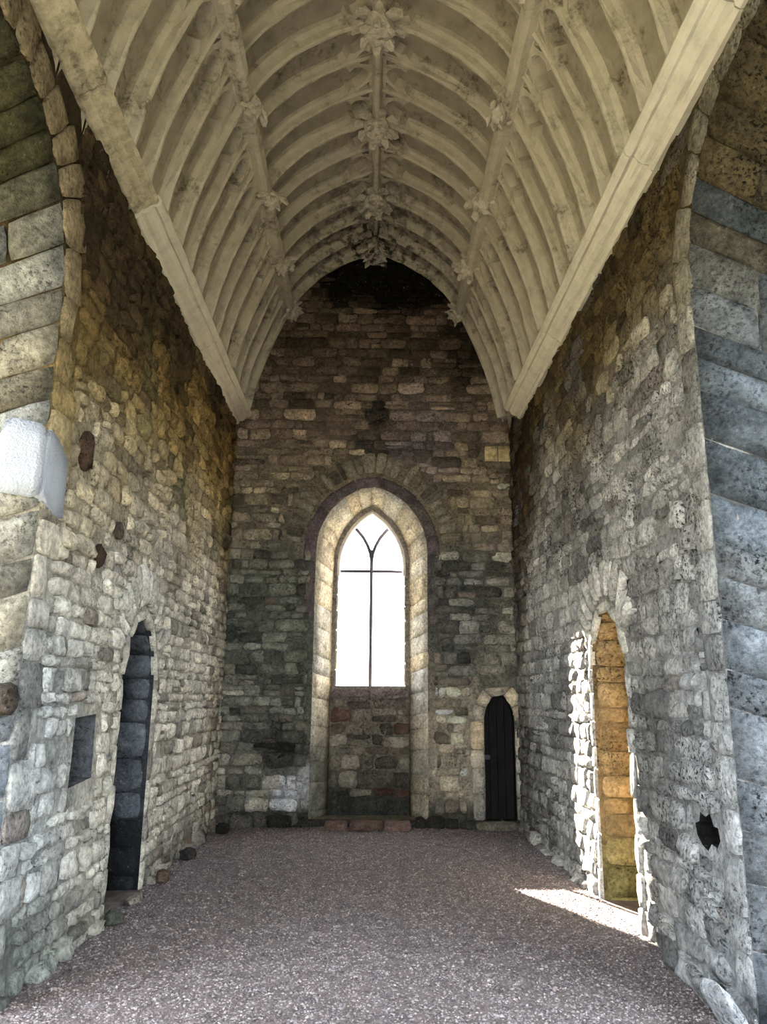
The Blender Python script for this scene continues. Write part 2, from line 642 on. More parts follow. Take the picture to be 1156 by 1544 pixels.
def cdt(outer, holes, spacing, jitter=0.3):
    loops = [outer] + list(holes)
    pts, edges = [], []
    for lp in loops:
        b = len(pts)
        pts += [Vector((float(x), float(y))) for x, y in lp]
        edges += [(b + i, b + (i + 1) % len(lp)) for i in range(len(lp))]
    nb = len(pts)
    o = np.asarray(outer)
    if spacing:
        xs = np.arange(o[:, 0].min() + spacing / 2, o[:, 0].max(), spacing)
        ys = np.arange(o[:, 1].min() + spacing / 2, o[:, 1].max(), spacing)
        g = np.array([(x + rng.uniform(-1, 1) * spacing * jitter, y + rng.uniform(-1, 1) * spacing * jitter) for x in xs for y in ys])
        keep = pip(outer, g)
        for h in holes:
            keep &= ~pip(h, g)
        bp = np.array([tuple(p) for p in pts])
        for q in g[keep]:
            if np.min(np.abs(bp - q).max(1)) > spacing * 0.35:
                pts.append(Vector(q))
    v, e, f, ov, oe, of = delaunay_2d_cdt(pts, edges, [], 0, 1e-6)
    v = np.array([tuple(p) for p in v])
    cen = np.array([v[list(t)].mean(0) for t in f])
    keep = pip(outer, cen)
    for h in holes:
        keep &= ~pip(h, cen)
    onb = [any(k < nb for k in o_) for o_ in ov]
    return v, [t for t, k in zip(f, keep) if k], onb


def dens(poly, d):
    out = []
    for i in range(len(poly)):
        a, b = np.array(poly[i], float), np.array(poly[(i + 1) % len(poly)], float)
        n = max(1, int(np.linalg.norm(b - a) / d))
        out += [tuple(a + (b - a) * k / n) for k in range(n)]
    return out


def build_wall(name, frame, outer, openings, T, colf, label, spacing=0.1, amp=0.012, dull=0.8):
    """openings: dicts of levels [(outline, depth)...] with the same count, through=True or closed by a cap."""
    V, Fc, K = [], [], []

    def add(vs, fs, ks):
        b = len(V)
        V.extend(vs)
        Fc.extend([tuple(i + b for i in f) for f in fs])
        K.extend(ks)

    outer_d = dens(outer, 0.6)
    v2, f2, onb = cdt(outer_d, [o['levels'][0][0] for o in openings], spacing)
    vs = [frame(x, y, 0 if b else amp * (fbm(x, y, 6, 1) - 0.2)) for (x, y), b in zip(v2, onb)]
    up = np.dot(np.cross(frame.u, frame.v), frame.n) > 0
    add(vs, [f if up else f[::-1] for f in f2], [colf(x, y) * dull for x, y in v2])
    for o in openings:
        lv = o['levels']
        for (A, da), (B, db) in zip(lv[:-1], lv[1:]):
            n = len(A)
            vs = [frame(x, y, -da) for x, y in A] + [frame(x, y, -db) for x, y in B]
            fs = [(i, (i + 1) % n, n + (i + 1) % n, n + i) for i in range(n)]
            cf = o.get('col', colf)
            add(vs, fs, [cf(x, y) * dull for x, y in A] + [cf(x, y) * dull for x, y in B])
        if not o.get('through'):
            A, d = lv[-1]
            vv, ff, _ = cdt(A, [], 0.25)
            cf = o.get('col', colf)
            add([frame(x, y, -d) for x, y in vv], ff, [cf(x, y) * dull for x, y in vv])
    vv, ff, _ = cdt(outer_d, [o['levels'][-1][0] for o in openings if o.get('through')], 1.0)
    add([frame(x, y, -T) for x, y in vv], ff, [colf(x, y) for x, y in vv])
    n = len(outer_d)
    add([frame(x, y, 0) for x, y in outer_d] + [frame(x, y, -T) for x, y in outer_d], [(i, (i + 1) % n, n + (i + 1) % n, n + i) for i in range(n)], [colf(x, y) for x, y in outer_d] * 2)
    o = link(name, mesh_from(name, V, Fc, M_MORTAR, np.array(K), False))
    tag(o, label, 'wall', 'structure')
    return o


def bm_obj(name, bm, mat, parent=None, smooth=False, loc=(0, 0, 0)):
    bmesh.ops.recalc_face_normals(bm, faces=bm.faces)
    me = bpy.data.meshes.new(name)
    bm.to_mesh(me)
    bm.free()
    me.materials.append(mat)
    if smooth:
        me.polygons.foreach_set('use_smooth', [True] * len(me.polygons))
    return link(name, me, parent, loc)


def sweep(path_pts, frames, section, closed_ends=True):
    """sweep a closed section (list of (a,b)) along 3D points with per-point axes (A,B)."""
    V, Fc = [], []
    m = len(section)
    for p, (A, B) in zip(path_pts, frames):
        for a, b in section:
            V.append(np.asarray(p) + np.asarray(A) * a + np.asarray(B) * b)
    for i in range(len(path_pts) - 1):
        for k in range(m):
            Fc.append((i * m + k, i * m + (k + 1) % m, (i + 1) * m + (k + 1) % m, (i + 1) * m + k))
    if closed_ends:
        Fc.append(tuple(range(m))[::-1])
        Fc.append(tuple((len(path_pts) - 1) * m + k for k in range(m)))
    return V, Fc


# ------------------------------------------------------------------ floor and ground outside
T = 1.1
bm = bmesh.new()
bmesh.ops.create_grid(bm, x_segments=60, y_segments=110, size=0.5)
for v in bm.verts:
    x, y = v.co.x * 6.6, v.co.y * 16.4 + 4.9
    v.co = (x, y, 0.012 * fbm(x, y, 1.3, 4) - 0.006)
floor = bm_obj('floor', bm, M_EARTH, smooth=True)
tag(floor, 'gravel covered earth floor of the chapel between the two side walls', 'floor', 'structure')
bm = bmesh.new()
bmesh.ops.create_grid(bm, x_segments=8, y_segments=8, size=60)
ground = bm_obj('ground', bm, M_GRASS, loc=(0, 5, -0.12))
tag(ground, 'grassy hilltop ground outside the chapel walls', 'ground', 'structure')

# ------------------------------------------------------------------ openings
L_PORCH = arch_outline(3.45, 1.35, -0.1, 4.35, 5.48, 14, 14)
L_PORCH_B = arch_outline(3.45, 0.85, -0.1, 3.6, 4.6, 14, 14)
R_PORCH = arch_outline(3.3, 1.35, -0.1, 4.45, 5.48, 14, 14)
R_PORCH_B = arch_outline(3.3, 0.85, -0.1, 3.6, 4.6, 14, 14)
L_DOOR = arch_outline(7.26, 0.49, -0.1, 1.88, 2.45, 8, 10)
L_DOOR_B = arch_outline(7.26, 0.49, -0.1, 1.88, 2.45, 8, 10)
R_DOOR = arch_outline(6.97, 0.49, -0.1, 2.02, 2.55, 8, 10)
R_DOOR_B = arch_outline(6.97, 0.49, -0.1, 2.02, 2.55, 8, 10)
NICHE = [(5.76, 1.1), (6.22, 1.13), (6.2, 1.6), (5.78, 1.58)]
NICHE_B = [(5.8, 1.12), (6.2, 1.15), (6.18, 1.57), (5.82, 1.55)]
HOLE_R = [(4.93, 0.92), (4.98, 0.87), (5.06, 0.88), (5.12, 0.83), (5.2, 0.85), (5.27, 0.9), (5.29, 0.97), (5.22, 0.99), (5.2, 1.05), (5.12, 1.03), (5.05, 1.06), (5.01, 0.99), (4.95, 0.99)]
HOLE_RB = [(5.14 + (x - 5.14) * 0.7, 0.92 + (y - 0.92) * 0.7) for x, y in HOLE_R]
RECESS = arch_outline(0, 0.83, 0.1, 3.86, 4.86, 12, 14)
RECESS_M = arch_outline(0, 0.585, 0.1, 3.72, 4.66, 12, 14)
E_DOOR = arch_outline(1.84, 0.215, 0.09, 1.42, 1.83, 8, 8)


def col_dress(m, r):
    return mix(cc(178, 168, 146), cc(150, 150, 146), r.random()) * r.uniform(0.85, 1.12)


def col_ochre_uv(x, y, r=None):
    c = mix(cc(196, 168, 122), cc(166, 138, 96), 0.5 + 0.5 * fbm(x, y, 3, 3))  # ochre carries the warm bounced sunlight on the shaded jamb
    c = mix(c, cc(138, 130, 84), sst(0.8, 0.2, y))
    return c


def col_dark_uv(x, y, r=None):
    return cc(84, 86, 90) * (1 if y > 0.62 else 0.25)  # foot painted near black to stand for a shaded cavity


# ------------------------------------------------------------------ side walls
wall_outer = [(-2.7, -0.15), (FARY + T, -0.15), (FARY + T, 6.3), (-2.7, 6.3)]
wl = build_wall('wall_left', FL, wall_outer, [
    dict(levels=[(L_PORCH, 0), (L_PORCH_B, T)], through=True),
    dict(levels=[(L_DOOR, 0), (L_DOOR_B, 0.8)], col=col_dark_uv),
    dict(levels=[(NICHE, 0), (NICHE_B, 0.32)], col=lambda x, y, r=None: cc(120, 122, 124)),
], T, col_left, 'rubble stone wall on the left with a narrow pointed doorway and a small slot niche', dull=0.55)
wr = build_wall('wall_right', FR, wall_outer, [
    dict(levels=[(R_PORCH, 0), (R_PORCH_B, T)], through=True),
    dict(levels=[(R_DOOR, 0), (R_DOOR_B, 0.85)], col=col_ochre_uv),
    dict(levels=[(HOLE_R, 0), (HOLE_RB, 0.3)], col=lambda x, y, r=None: cc(40, 38, 36)),  # near-black colour paints the shade inside the hole
], T, col_right, 'grey rubble wall on the right with a sunlit pointed doorway', dull=0.5)


def grow(outline, d):
    o = offset_open(outline, d)
    return [tuple(p) for p in o]


r = random.Random(11)
PL = Pieces()
jamb_l = grow(L_DOOR, 0.07)
blk_l = make_blocked([grow(L_PORCH, 0.25), grow(L_DOOR, 0.1), NICHE], [(5.72, 6.26, 1.06, 1.64), (5.31, 5.55, 3.32, 3.64), (5.82, 6.02, 2.68, 2.9), (6.18, 6.44, 2.98, 3.16)])
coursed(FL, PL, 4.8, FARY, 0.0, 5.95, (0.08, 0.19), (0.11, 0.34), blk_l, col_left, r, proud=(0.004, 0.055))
PR = Pieces()
blk_r = make_blocked([grow(R_PORCH, 0.22), grow(R_DOOR, 0.1), HOLE_R], [])
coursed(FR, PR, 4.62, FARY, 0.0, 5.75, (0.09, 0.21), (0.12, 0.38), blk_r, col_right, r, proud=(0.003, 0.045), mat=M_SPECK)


# voussoir fans, smooth pale arch rims, door jambs
def head(outline, ns, n):
    return outline[ns:ns + 2 * n + 1]


def pale(u, v, r):
    return cc(192, 186, 170) * r.uniform(0.85, 1.1)


for fr, pc, dr, fan in ((FL, PL, L_DOOR, 0.5), (FR, PR, R_DOOR, 0.5)):
    hd = head(dr, 10, 8)
    ring_stones(fr, pc, hd, 0.0, 0.1, 0.28, 0.03, pale, r, 'arch_rim_stone', M_TOOLED, jl=0.0, gap=0.003, rough=0.003)
    ring_stones(fr, pc, hd, 0.11, fan, 0.075, 0.05, lambda u, v, r: cc(204, 199, 186) * r.uniform(0.55, 1.05), r, 'voussoir', M_TOOLED, jl=0.07, gap=0.014, t0=0.14, t1=0.86)
    for side in (dr[:11], dr[-11:]):
        ring_stones(fr, pc, side, 0.0, 0.11, 0.26, 0.024, lambda u, v, r: (col_left if fr is FL else col_right)(u, v, r), r, 'jamb_stone', M_STONE, jl=0.02)
# reveal blocks of the doorways (far jamb seen from the nave)
lining(FL, PL, L_DOOR, L_DOOR_B, 0.03, 0.78, (0.2, 0.34), 2, 0.012, lambda m, r: cc(96, 100, 104) * (r.uniform(0.5, 1.15) if m[2] > 0.6 else 0.12), r, 'reveal_block', M_TOOLED)  # lowest blocks near black, cavity shade painted in
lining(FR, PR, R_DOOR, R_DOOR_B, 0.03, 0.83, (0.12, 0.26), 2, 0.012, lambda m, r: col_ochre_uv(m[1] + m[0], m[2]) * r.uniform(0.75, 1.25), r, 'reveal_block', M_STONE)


# porch reveals: big blocks on the jambs and the arch soffit
def col_rev_l(m, r):
    c = mix(cc(170, 160, 134), cc(176, 176, 168), r.random())
    c = mix(c, cc(86, 84, 58), sst(4.5, 5.1, m[2]))
    c = mix(c, cc(150, 158, 166), sst(2.3, 1.2, m[2]))  # lower blocks tinted with bluish sky light
    if r.random() < 0.12:
        c = c * 0.5
    return c * r.uniform(0.6, 1.0)


def col_rev_r(m, r):
    c = mix(cc(158, 160, 160), cc(140, 150, 158), r.random())
    c = mix(c, cc(126, 112, 82), sst(4.2, 4.9, m[2]))
    if r.random() < 0.18:
        c = cc(104, 110, 114)
    return c * r.uniform(0.5, 0.8)


WHITE_Z = (3.05, 3.62)
nA = 14 + 1
lining(FL, PL, L_PORCH, L_PORCH_B, 0.0, T, (0.16, 0.34), 3, 0.035, col_rev_l, r, 'reveal_block', M_STONE, i1=28, gap=0.007, rough=0.014, corner=0.95)
lining(FR, PR, R_PORCH, R_PORCH_B, 0.0, T, (0.18, 0.4), 3, 0.012, col_rev_r, r, 'reveal_block', M_SPECK, i1=28, gap=0.003, rough=0.008, edge=0.9, corner=0.985)
# quoin and arch stones on the wall face round the porch openings
ring_stones(FL, PL, L_PORCH[:29], -0.01, 0.3, 0.25, 0.03, lambda u, v, r: mix(col_left(u, v, r), cc(172, 154, 124), 0.85 * sst(3.7, 4.5, v)), r, 'arch_stone', M_STONE, jl=0.13, t0=0.0)
ring_stones(FR, PR, R_PORCH[:29], -0.01, 0.24, 0.26, 0.02, lambda u, v, r: mix(col_right(u, v, r), cc(176, 168, 146), 0.85 * sst(3.7, 4.5, v)), r, 'arch_stone', M_SPECK, jl=0.04, t0=0.0)

# the new white block at the left arris
V, Fc, K = quad_stone([(-2.36, 4.63, 2.97), (-2.1, 4.745, 2.95), (-2.1, 4.745, 3.43), (-2.34, 4.64, 3.45)], (0.41, -0.91, 0), 0.045, 0.12, 0.0, r, cc(226, 228, 230), rough=0.007, cells=(5, 4), jit=0.002, edge=0.95)
PL.add('corner_block', V, Fc, K, M_WHITE, 'white freshly cut limestone block set in the arris of the left wall', True)
V, Fc, K = quad_stone([(-2.1, 4.72, 2.95), (-2.1, 5.08, 2.86), (-2.1, 5.04, 3.3), (-2.1, 4.72, 3.43)], (1, 0, 0), 0.03, 0.06, 0.0, r, cc(216, 216, 216), rough=0.003, cells=(3, 3), jit=0.004, edge=0.9)
PL.add('corner_block', V, Fc, K, M_WHITE, 'smooth return face of the white limestone block', True)
# dark boulder in the left reveal
V, Fc, K = quad_stone([(-2.36, 4.62, 1.6), (-2.08, 4.76, 1.6), (-2.08, 4.76, 1.83), (-2.36, 4.62, 1.83)], (0.45, -0.9, 0), 0.09, 0.1, 0.02, r, cc(74, 66, 58), rough=0.01, cells=(5, 4), edge=0.3)
PL.add('dark_boulder', V, Fc, K, M_STONE, 'dark rounded boulder in the reveal', True)
for (y0, z0, w, h, c) in ((5.33, 3.34, 0.2, 0.28, (88, 68, 52)), (5.84, 2.7, 0.16, 0.18, (74, 58, 44)), (6.2, 3.0, 0.22, 0.14, (94, 80, 68))):
    V, Fc, K = quad_stone([FL(y0, z0, 0.018), FL(y0 + w, z0, 0.018), FL(y0 + w, z0 + h, 0.018), FL(y0, z0 + h, 0.018)], FL.n, 0.02, 0.03, 0.0, r, cc(*c), corner=0.72, jit=0.02)
    PL.add('brown_stone', V, Fc, K, M_STONE, 'dark brown ironstone')


# rough footing stones along both side walls
def footing(fr, pc, u0, u1, skip, colf, hmax):
    u = u0
    while u < u1:
        w = r.uniform(0.14, 0.34)
        if not any(a < u + w and u < b for a, b in skip) and r.random() < 0.85:
            h, d = r.uniform(0.05, hmax), r.uniform(0.03, 0.11)
            q = [fr(u, -0.03, d), fr(u + w, -0.03, d), fr(u + w, h, d * 0.5), fr(u, h * r.uniform(0.7, 1), d * 0.5)]
            V, Fc, K = quad_stone(q, fr.n, 0.03, d + 0.04, 0.012, r, colf(u, 0.1, r), rough=0.015)
            pc.add('footing_stone', V, Fc, K, M_STONE)
        u += w


footing(FL, PL, 4.85, 11.2, [(6.7, 7.8)], col_left, 0.15)
footing(FR, PR, 4.7, 11.1, [(6.4, 7.55)], col_right, 0.17)
PL.flush(wl)
PR.flush(wr)

# ------------------------------------------------------------------ vault profile
PROF = [(2.0, 5.55), (1.95, 5.95), (1.84, 6.5), (1.66, 7.05), (1.38, 7.72), (1.12, 8.12), (0.8, 8.42), (0.4, 8.66), (0.0, 8.84)]


def catmull(P, n):
    P = [np.array(p, float) for p in P]
    P = [2 * P[0] - P[1]] + P + [2 * P[-1] - P[-2]]
    out = []
    for i in range(1, len(P) - 2):
        for k in range(n):
            t = k / n
            a, b, c, d = P[i - 1], P[i], P[i + 1], P[i + 2]
            out.append(0.5 * (2 * b + (c - a) * t + (2 * a - 5 * b + 4 * c - d) * t * t + (3 * b - a - 3 * c + d) * t ** 3))
    out.append(P[-2])
    return np.array(out)


CUR = catmull(PROF, 8)
CL = np.concatenate([[0], np.cumsum(np.linalg.norm(np.diff(CUR, axis=0), axis=1))])
S_END = CL[-1]
S_PUR = CL[4 * 8]


def vc(s):
    """point and inward normal of the right half of the vault at arc length s from the springing."""
    s = min(max(s, 0), S_END)
    x, z = np.interp(s, CL, CUR[:, 0]), np.interp(s, CL, CUR[:, 1])
    e = 0.04
    s0, s1 = max(0, s - e), min(S_END, s + e)
    t = np.array((np.interp(s1, CL, CUR[:, 0]) - np.interp(s0, CL, CUR[:, 0]), np.interp(s1, CL, CUR[:, 1]) - np.interp(s0, CL, CUR[:, 1])))
    t /= np.linalg.norm(t)
    n = np.array((-t[1], t[0]))  # to the left of the travel: inward
    return x, z, n


def vp(s, y, d=0.0):
    x, z, n = vc(s)
    d -= 0.15
    return np.array((x + n[0] * d, y, z + n[1] * d))


# ------------------------------------------------------------------ far wall
far_outer = [(-HALF - T, -0.15), (HALF + T, -0.15), (HALF + T, 6.3), (1.9, 8.0), (0.5, 9.3), (-0.5, 9.3), (-1.9, 8.0), (-HALF - T, 6.3)]
WIN = arch_outline(0, 0.525, 1.9, 3.68, 4.57, 12, 14)


def col_splay_uv(x, y, r=None):
    return cc(168, 158, 138)


we = build_wall('wall_far', FE, far_outer, [
    dict(levels=[(RECESS, 0), (RECESS_M, 0.36)], col=col_splay_uv, through=False),
    dict(levels=[(E_DOOR, 0), (E_DOOR, 0.4)], col=lambda x, y, r=None: cc(40, 36, 34)),
], 0.45, col_far, 'dark soot-stained rubble end wall around the tall arched window', dull=0.5)
# the cap of the recess must be open where the window is: build the end wall's core as a second solid with the window cut through it
me = we.data
bm = bmesh.new()
bm.from_mesh(me)
kill = []
for f in bm.faces:
    c = f.calc_center_median()
    if abs(c.x) < 0.6 and 0.1 < c.z < 4.8 and (abs(c.y - (FARY + 0.36)) < 0.01):
        kill.append(f)
    elif abs(c.y - (FARY + 0.45)) < 0.01 and abs(c.x) < 1.3 and c.z < 5.4:
        kill.append(f)
bmesh.ops.delete(bm, geom=kill, context='FACES')
bm.to_mesh(me)
bm.free()
FI = Frame((0, FARY + 0.36, 0), (1, 0, 0), (0, -1, 0))


def col_infill(x, z, r=None):
    if z > 1.88 and abs(x) < 0.8:
        return cc(178, 166, 150)
    c = cc(128, 120, 106)
    c = mix(c, cc(128, 116, 108), sst(1.3, 1.75, z))
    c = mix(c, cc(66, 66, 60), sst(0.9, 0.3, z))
    if r:
        k = r.random()
        if k < 0.12:
            c = mix(c, cc(98, 56, 46), 0.6)
        elif k < 0.3:
            c = c * 0.55
        elif k < 0.45:
            c = mix(c, cc(176, 168, 150), 0.4)
        c = c * r.uniform(0.75, 1.2)
    return c


core_outer = [(-HALF - T, -0.15), (HALF + T, -0.15), (HALF + T, 6.3), (1.9, 8.0), (0.5, 9.3), (-0.5, 9.3), (-1.9, 8.0), (-HALF - T, 6.3)]
core = build_wall('wall_core', FI, core_outer, [dict(levels=[(WIN, 0), (WIN, 0.24), (arch_outline(0, 1.2, 1.7, 3.9, 5.4, 12, 14), 0.72)], through=True, col=col_splay_uv)], 0.72, lambda x, z, r=None: col_infill(x, z), 'inner core of the end wall that carries the window', dull=0.8)
core.parent = we
for k in ('category', 'kind', 'label'):
    del core[k]

PE = Pieces()
r = random.Random(23)


def out_vault(pts):
    z = pts[:, 1]
    lim = np.interp(z - 0.1, CUR[:, 1], CUR[:, 0], left=3, right=0) + 0.12
    lim = np.minimum(lim, HALF)
    return np.abs(pts[:, 0]) > lim + 0.03


HEAD = RECESS[14 - 2:14 + 25 + 2]
band_poly = grow(RECESS, 0.2)
vou_poly = [tuple(p) for p in offset_open(RECESS[14:14 + 25], 0.5)] + [(-0.9, 3.9), (0.9, 3.9)]
e_poly = grow(E_DOOR, 0.2)
PLQ = (1.72, 2.14, 5.28, 5.52)
blk_e = make_blocked([grow(RECESS, 0.05), vou_poly, e_poly], [(-0.84, 0.84, -0.2, 0.4), PLQ], out_vault)
coursed(FE, PE, -HALF, HALF, 0.0, 8.7, (0.09, 0.2), (0.14, 0.4), blk_e, col_far, r, mat=M_FAR, proud=(0.004, 0.05), drop=0.06)
# arch over the window: smooth dark band, then rough radial stones
ring_stones(FE, PE, RECESS[10:14 + 25 + 4], 0.01, 0.19, 0.3, 0.02, lambda u, v, r: mix(cc(112, 98, 102), cc(98, 94, 88), r.random()) * r.uniform(0.85, 1.1), r, 'arch_rim_stone', M_TOOLED, jl=0.01, gap=0.003, rough=0.003)
ring_stones(FE, PE, RECESS[14:14 + 25], 0.21, 0.53, 0.095, 0.045, lambda u, v, r: mix(cc(188, 180, 156), cc(140, 130, 108), r.random()) * (0.5 if r.random() < 0.2 else 1), r, 'voussoir', M_STONE, jl=0.07, gap=0.013, t0=0.03, t1=0.97)


def col_splay(m, r):
    c = mix(cc(214, 198, 168), cc(200, 196, 186), r.random())
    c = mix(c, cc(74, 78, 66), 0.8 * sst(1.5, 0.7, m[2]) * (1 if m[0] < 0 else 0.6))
    return c * r.uniform(0.88, 1.1)


lining(FE, PE, RECESS, RECESS_M, 0.0, 0.36, (0.2, 0.4), 1, 0.007, col_splay, r, 'splay_stone', M_TOOLED, gap=0.001, rough=0.003, edge=0.95, corner=0.995)
# infill under the sill
blk_i = make_blocked([], [(-0.6, 0.6, -0.2, 0.08)])
coursed(FI, PE, -0.585, 0.585, 0.12, 1.72, (0.11, 0.26), (0.16, 0.38), blk_i, col_infill, r, proud=(0.004, 0.022), kind='infill_stone', drop=0.0)
coursed(FI, PE, -0.585, 0.585, 1.72, 1.86, (0.14, 0.141), (0.3, 0.42), lambda *a: 0, lambda x, z, r: cc(124, 112, 108) * r.uniform(0.85, 1.1), r, proud=(0.015, 0.025), kind='sill_stone', mat=M_TOOLED, drop=0.0)
# window jamb stones seen inside the opening
lining(FI, PE, WIN[:14], WIN[:14], 0.0, 0.22, (0.2, 0.34), 1, 0.014, col_splay, r, 'window_jamb_stone', M_TOOLED)
lining(FI, PE, WIN[-14:], WIN[-14:], 0.0, 0.22, (0.2, 0.34), 1, 0.014, col_splay, r, 'window_jamb_stone', M_TOOLED)
# arched surround of the small door
for seg, st in ((E_DOOR[:9], 0.3), (E_DOOR[8:8 + 17], 0.17), (E_DOOR[-9:], 0.3)):
    ring_stones(FE, PE, seg, 0.0, 0.2, st, 0.035, lambda u, v, r: mix(cc(216, 194, 160), cc(186, 180, 166), r.random()) * (0.6 + 0.4 * sst(0.1, 0.9, v)) * r.uniform(0.85, 1.1), r, 'door_surround_stone', M_TOOLED, jl=0.02, rough=0.005)
# two pale replacement blocks high on the right
for k in (0, 1):
    u0 = PLQ[0] + k * 0.21
    V, Fc, K = quad_stone([FE(u0, PLQ[2]), FE(u0 + 0.2, PLQ[2]), FE(u0 + 0.2, PLQ[3]), FE(u0, PLQ[3])], FE.n, 0.03, 0.03, 0.002, r, cc(214, 190, 140), rough=0.001, jit=0.001, edge=0.9, corner=0.99)
    PE.add('pale_block', V, Fc, K, M_TOOLED, 'pale yellow dressed replacement block', True)
# step and low ledge stones at the foot
for (x0, x1) in ((-0.6, -0.28), (-0.27, 0.2), (0.21, 0.58)):
    V, Fc, K = quad_stone([(x0, 10.98, -0.02), (x1, 10.98, -0.02), (x1, 10.98, 0.1), (x0, 10.98, 0.1)], (0, -1, 0), 0.02, 0.7, 0.004, r, cc(112, 92, 84) * r.uniform(0.7, 1.05), rough=0.006)
    PE.add('step_stone', V, Fc, K, M_TOOLED, 'worn reddish step stone under the window')
x = -2.08
while x < 1.5:
    w = r.uniform(0.16, 0.42)
    if not (-0.75 < x < 0.62 or -0.75 < x + w < 0.62):
        d, h = r.uniform(0.04, 0.13), r.uniform(0.08, 0.24)
        V, Fc, K = quad_stone([(x, FARY - d, -0.02), (x + w, FARY - d, -0.02), (x + w, FARY - d * 0.7, h), (x, FARY - d * 0.7, h)], (0, -1, 0), 0.02, d + 0.04, 0.01, r, mix(cc(44, 42, 38), cc(120, 114, 102), r.random() ** 2), rough=0.01)
        PE.add('footing_stone', V, Fc, K, M_STONE)
    x += w
V, Fc, K = quad_stone([(1.48, 11.12, -0.02), (2.06, 11.12, -0.02), (2.06, 11.12, 0.085), (1.48, 11.12, 0.085)], (0, -1, 0), 0.02, 0.5, 0.0, r, cc(104, 98, 86), rough=0.006)
PE.add('threshold_stone', V, Fc, K, M_TOOLED, 'worn threshold slab of the small door')
PE.flush(we)

# ------------------------------------------------------------------ rear wall (behind the camera), its window opening enlarged for more light
FN = Frame((0, -2.6, 0), (1, 0, 0), (0, 1, 0))
wn_ = build_wall('wall_near', FN, far_outer, [dict(levels=[(arch_outline(0, 1.6, 0.5, 3.9, 6.1), 0), (arch_outline(0, 1.5, 0.5, 3.9, 6.0), T)], through=True)], T, lambda x, z, r=None: cc(150, 138, 112), 'rubble end wall behind the viewer with an unseen tall arched window opening enlarged to admit more light', spacing=0.4)

# ------------------------------------------------------------------ window
win = bpy.data.objects.new('window_1', None)
win.location = (0, FARY + 0.56, 1.9)
C.objects.link(win)
tag(win, 'bright pointed window with two lights and thin tracery in the end wall', 'window', 'structure')
WY = FARY + 0.56


def wobj(name, V, Fc, mat, label=None, smooth=False):
    V = np.asarray(V, float) - np.array(win.location)
    o = link(name, mesh_from(name, V, Fc, mat, None, smooth), win)
    if label:
        o['label'] = label
    return o


hd = WIN[14 - 1:14 + 25 + 1]
inn = offset_open(hd, -0.0)
tan = np.gradient(np.asarray(hd), axis=0)
tan /= np.linalg.norm(tan, axis=1)[:, None]
frames = [((t[1], 0, -t[0]), (0, 1, 0)) for t in tan]
V, Fc = sweep([(p[0], WY - 0.14, p[1]) for p in hd], frames, [(0.02, 0.0), (-0.03, 0.0), (-0.045, 0.03), (-0.045, 0.07), (-0.02, 0.10), (-0.02, 0.22), (0.02, 0.22)])
wobj('frame', V, Fc, M_FRAME, 'pale moulded stone arch rim', True)


def bar(pts, w, d, name, mat, label=None):
    p = np.asarray(pts, float)
    t = np.gradient(p, axis=0)
    t /= np.linalg.norm(t, axis=1)[:, None]
    fr = [((-a[1], 0, a[0]), (0, 1, 0)) for a in t]
    h, k = w / 2, d / 2
    V, Fc = sweep([(q[0], WY, q[1]) for q in p], fr, [(-h, -k * 0.5), (0, -k), (h, -k * 0.5), (h, k * 0.5), (0, k), (-h, k * 0.5)])
    return wobj(name, V, Fc, mat, label)


Z_Y = 3.92
bar([(0, 1.9), (0, 2.8), (0, 3.7), (0, Z_Y)], 0.052, 0.06, 'mullion', M_IRON)
bar([(-0.53, 3.64), (0, 3.64), (0.53, 3.64)], 0.045, 0.04, 'transom', M_IRON)
arm = [(0.0, Z_Y - 0.12), (0.02, Z_Y), (0.06, Z_Y + 0.12), (0.13, Z_Y + 0.25), (0.22, Z_Y + 0.36), (0.28, Z_Y + 0.42)]
bar(arm, 0.05, 0.05, 'tracery_arm', M_IRON)
bar([(-x, z) for x, z in arm], 0.05, 0.05, 'tracery_arm', M_IRON)
V, Fc = sweep([(0, WY - 0.03, 0), (0, WY + 0.03, 0)], [((1, 0, 0), (0, 0, 1))] * 2, [(-0.022, 3.78), (0.022, 3.78), (0.035, 3.93), (0.07, 4.03), (0.0, 3.97), (-0.07, 4.03), (-0.035, 3.93)])
wobj('tracery_fork', V, Fc, M_IRON)


def pane(poly):
    n = len(poly)
    V = [(x, WY - 0.004, z) for x, z in poly] + [(x, WY + 0.004, z) for x, z in poly]
    wobj('pane', V, [tuple(range(n)), tuple(range(2 * n - 1, n - 1, -1))] + [(i, (i + 1) % n, n + (i + 1) % n, n + i) for i in range(n)], M_GLASS)


half = [(x, 3.68 + y) for x, y in arch_half(0.525, 0.89, 12)]
for s in (1, -1):
    pane([(0.0, 1.9), (s * 0.525, 1.9), (s * 0.525, 3.64), (0.0, 3.64)][::s])
    hp = [p for p in half if p[1] < Z_Y + 0.42]
    pane([(s * x, z) for x, z in ([(0, 3.64), (0.525, 3.64)] + hp + list(reversed(arm)))][::s])
top = [p for p in half if p[1] >= Z_Y + 0.42]
pane(arm + top + [(-x, z) for x, z in reversed(top[:-1])] + [(-x, z) for x, z in reversed(arm[1:])])

# ------------------------------------------------------------------ small door in the end wall
door = bpy.data.objects.new('door_1', None)
door.location = (1.84, FARY + 0.2, 0.09)
C.objects.link(door)
tag(door, 'small black oak plank door in the pointed arch beside the right wall', 'door', 'structure')


def dobj(name, V, Fc, mat, label=None):
    o = link(name, mesh_from(name, np.asarray(V, float) - np.array(door.location), Fc, mat), door)
    if label:
        o['label'] = label


ah = arch_half(0.215, 0.41, 10)[::-1]


def atop(u):
    return 1.42 + np.interp(abs(u), [p[0] for p in ah], [p[1] for p in ah])


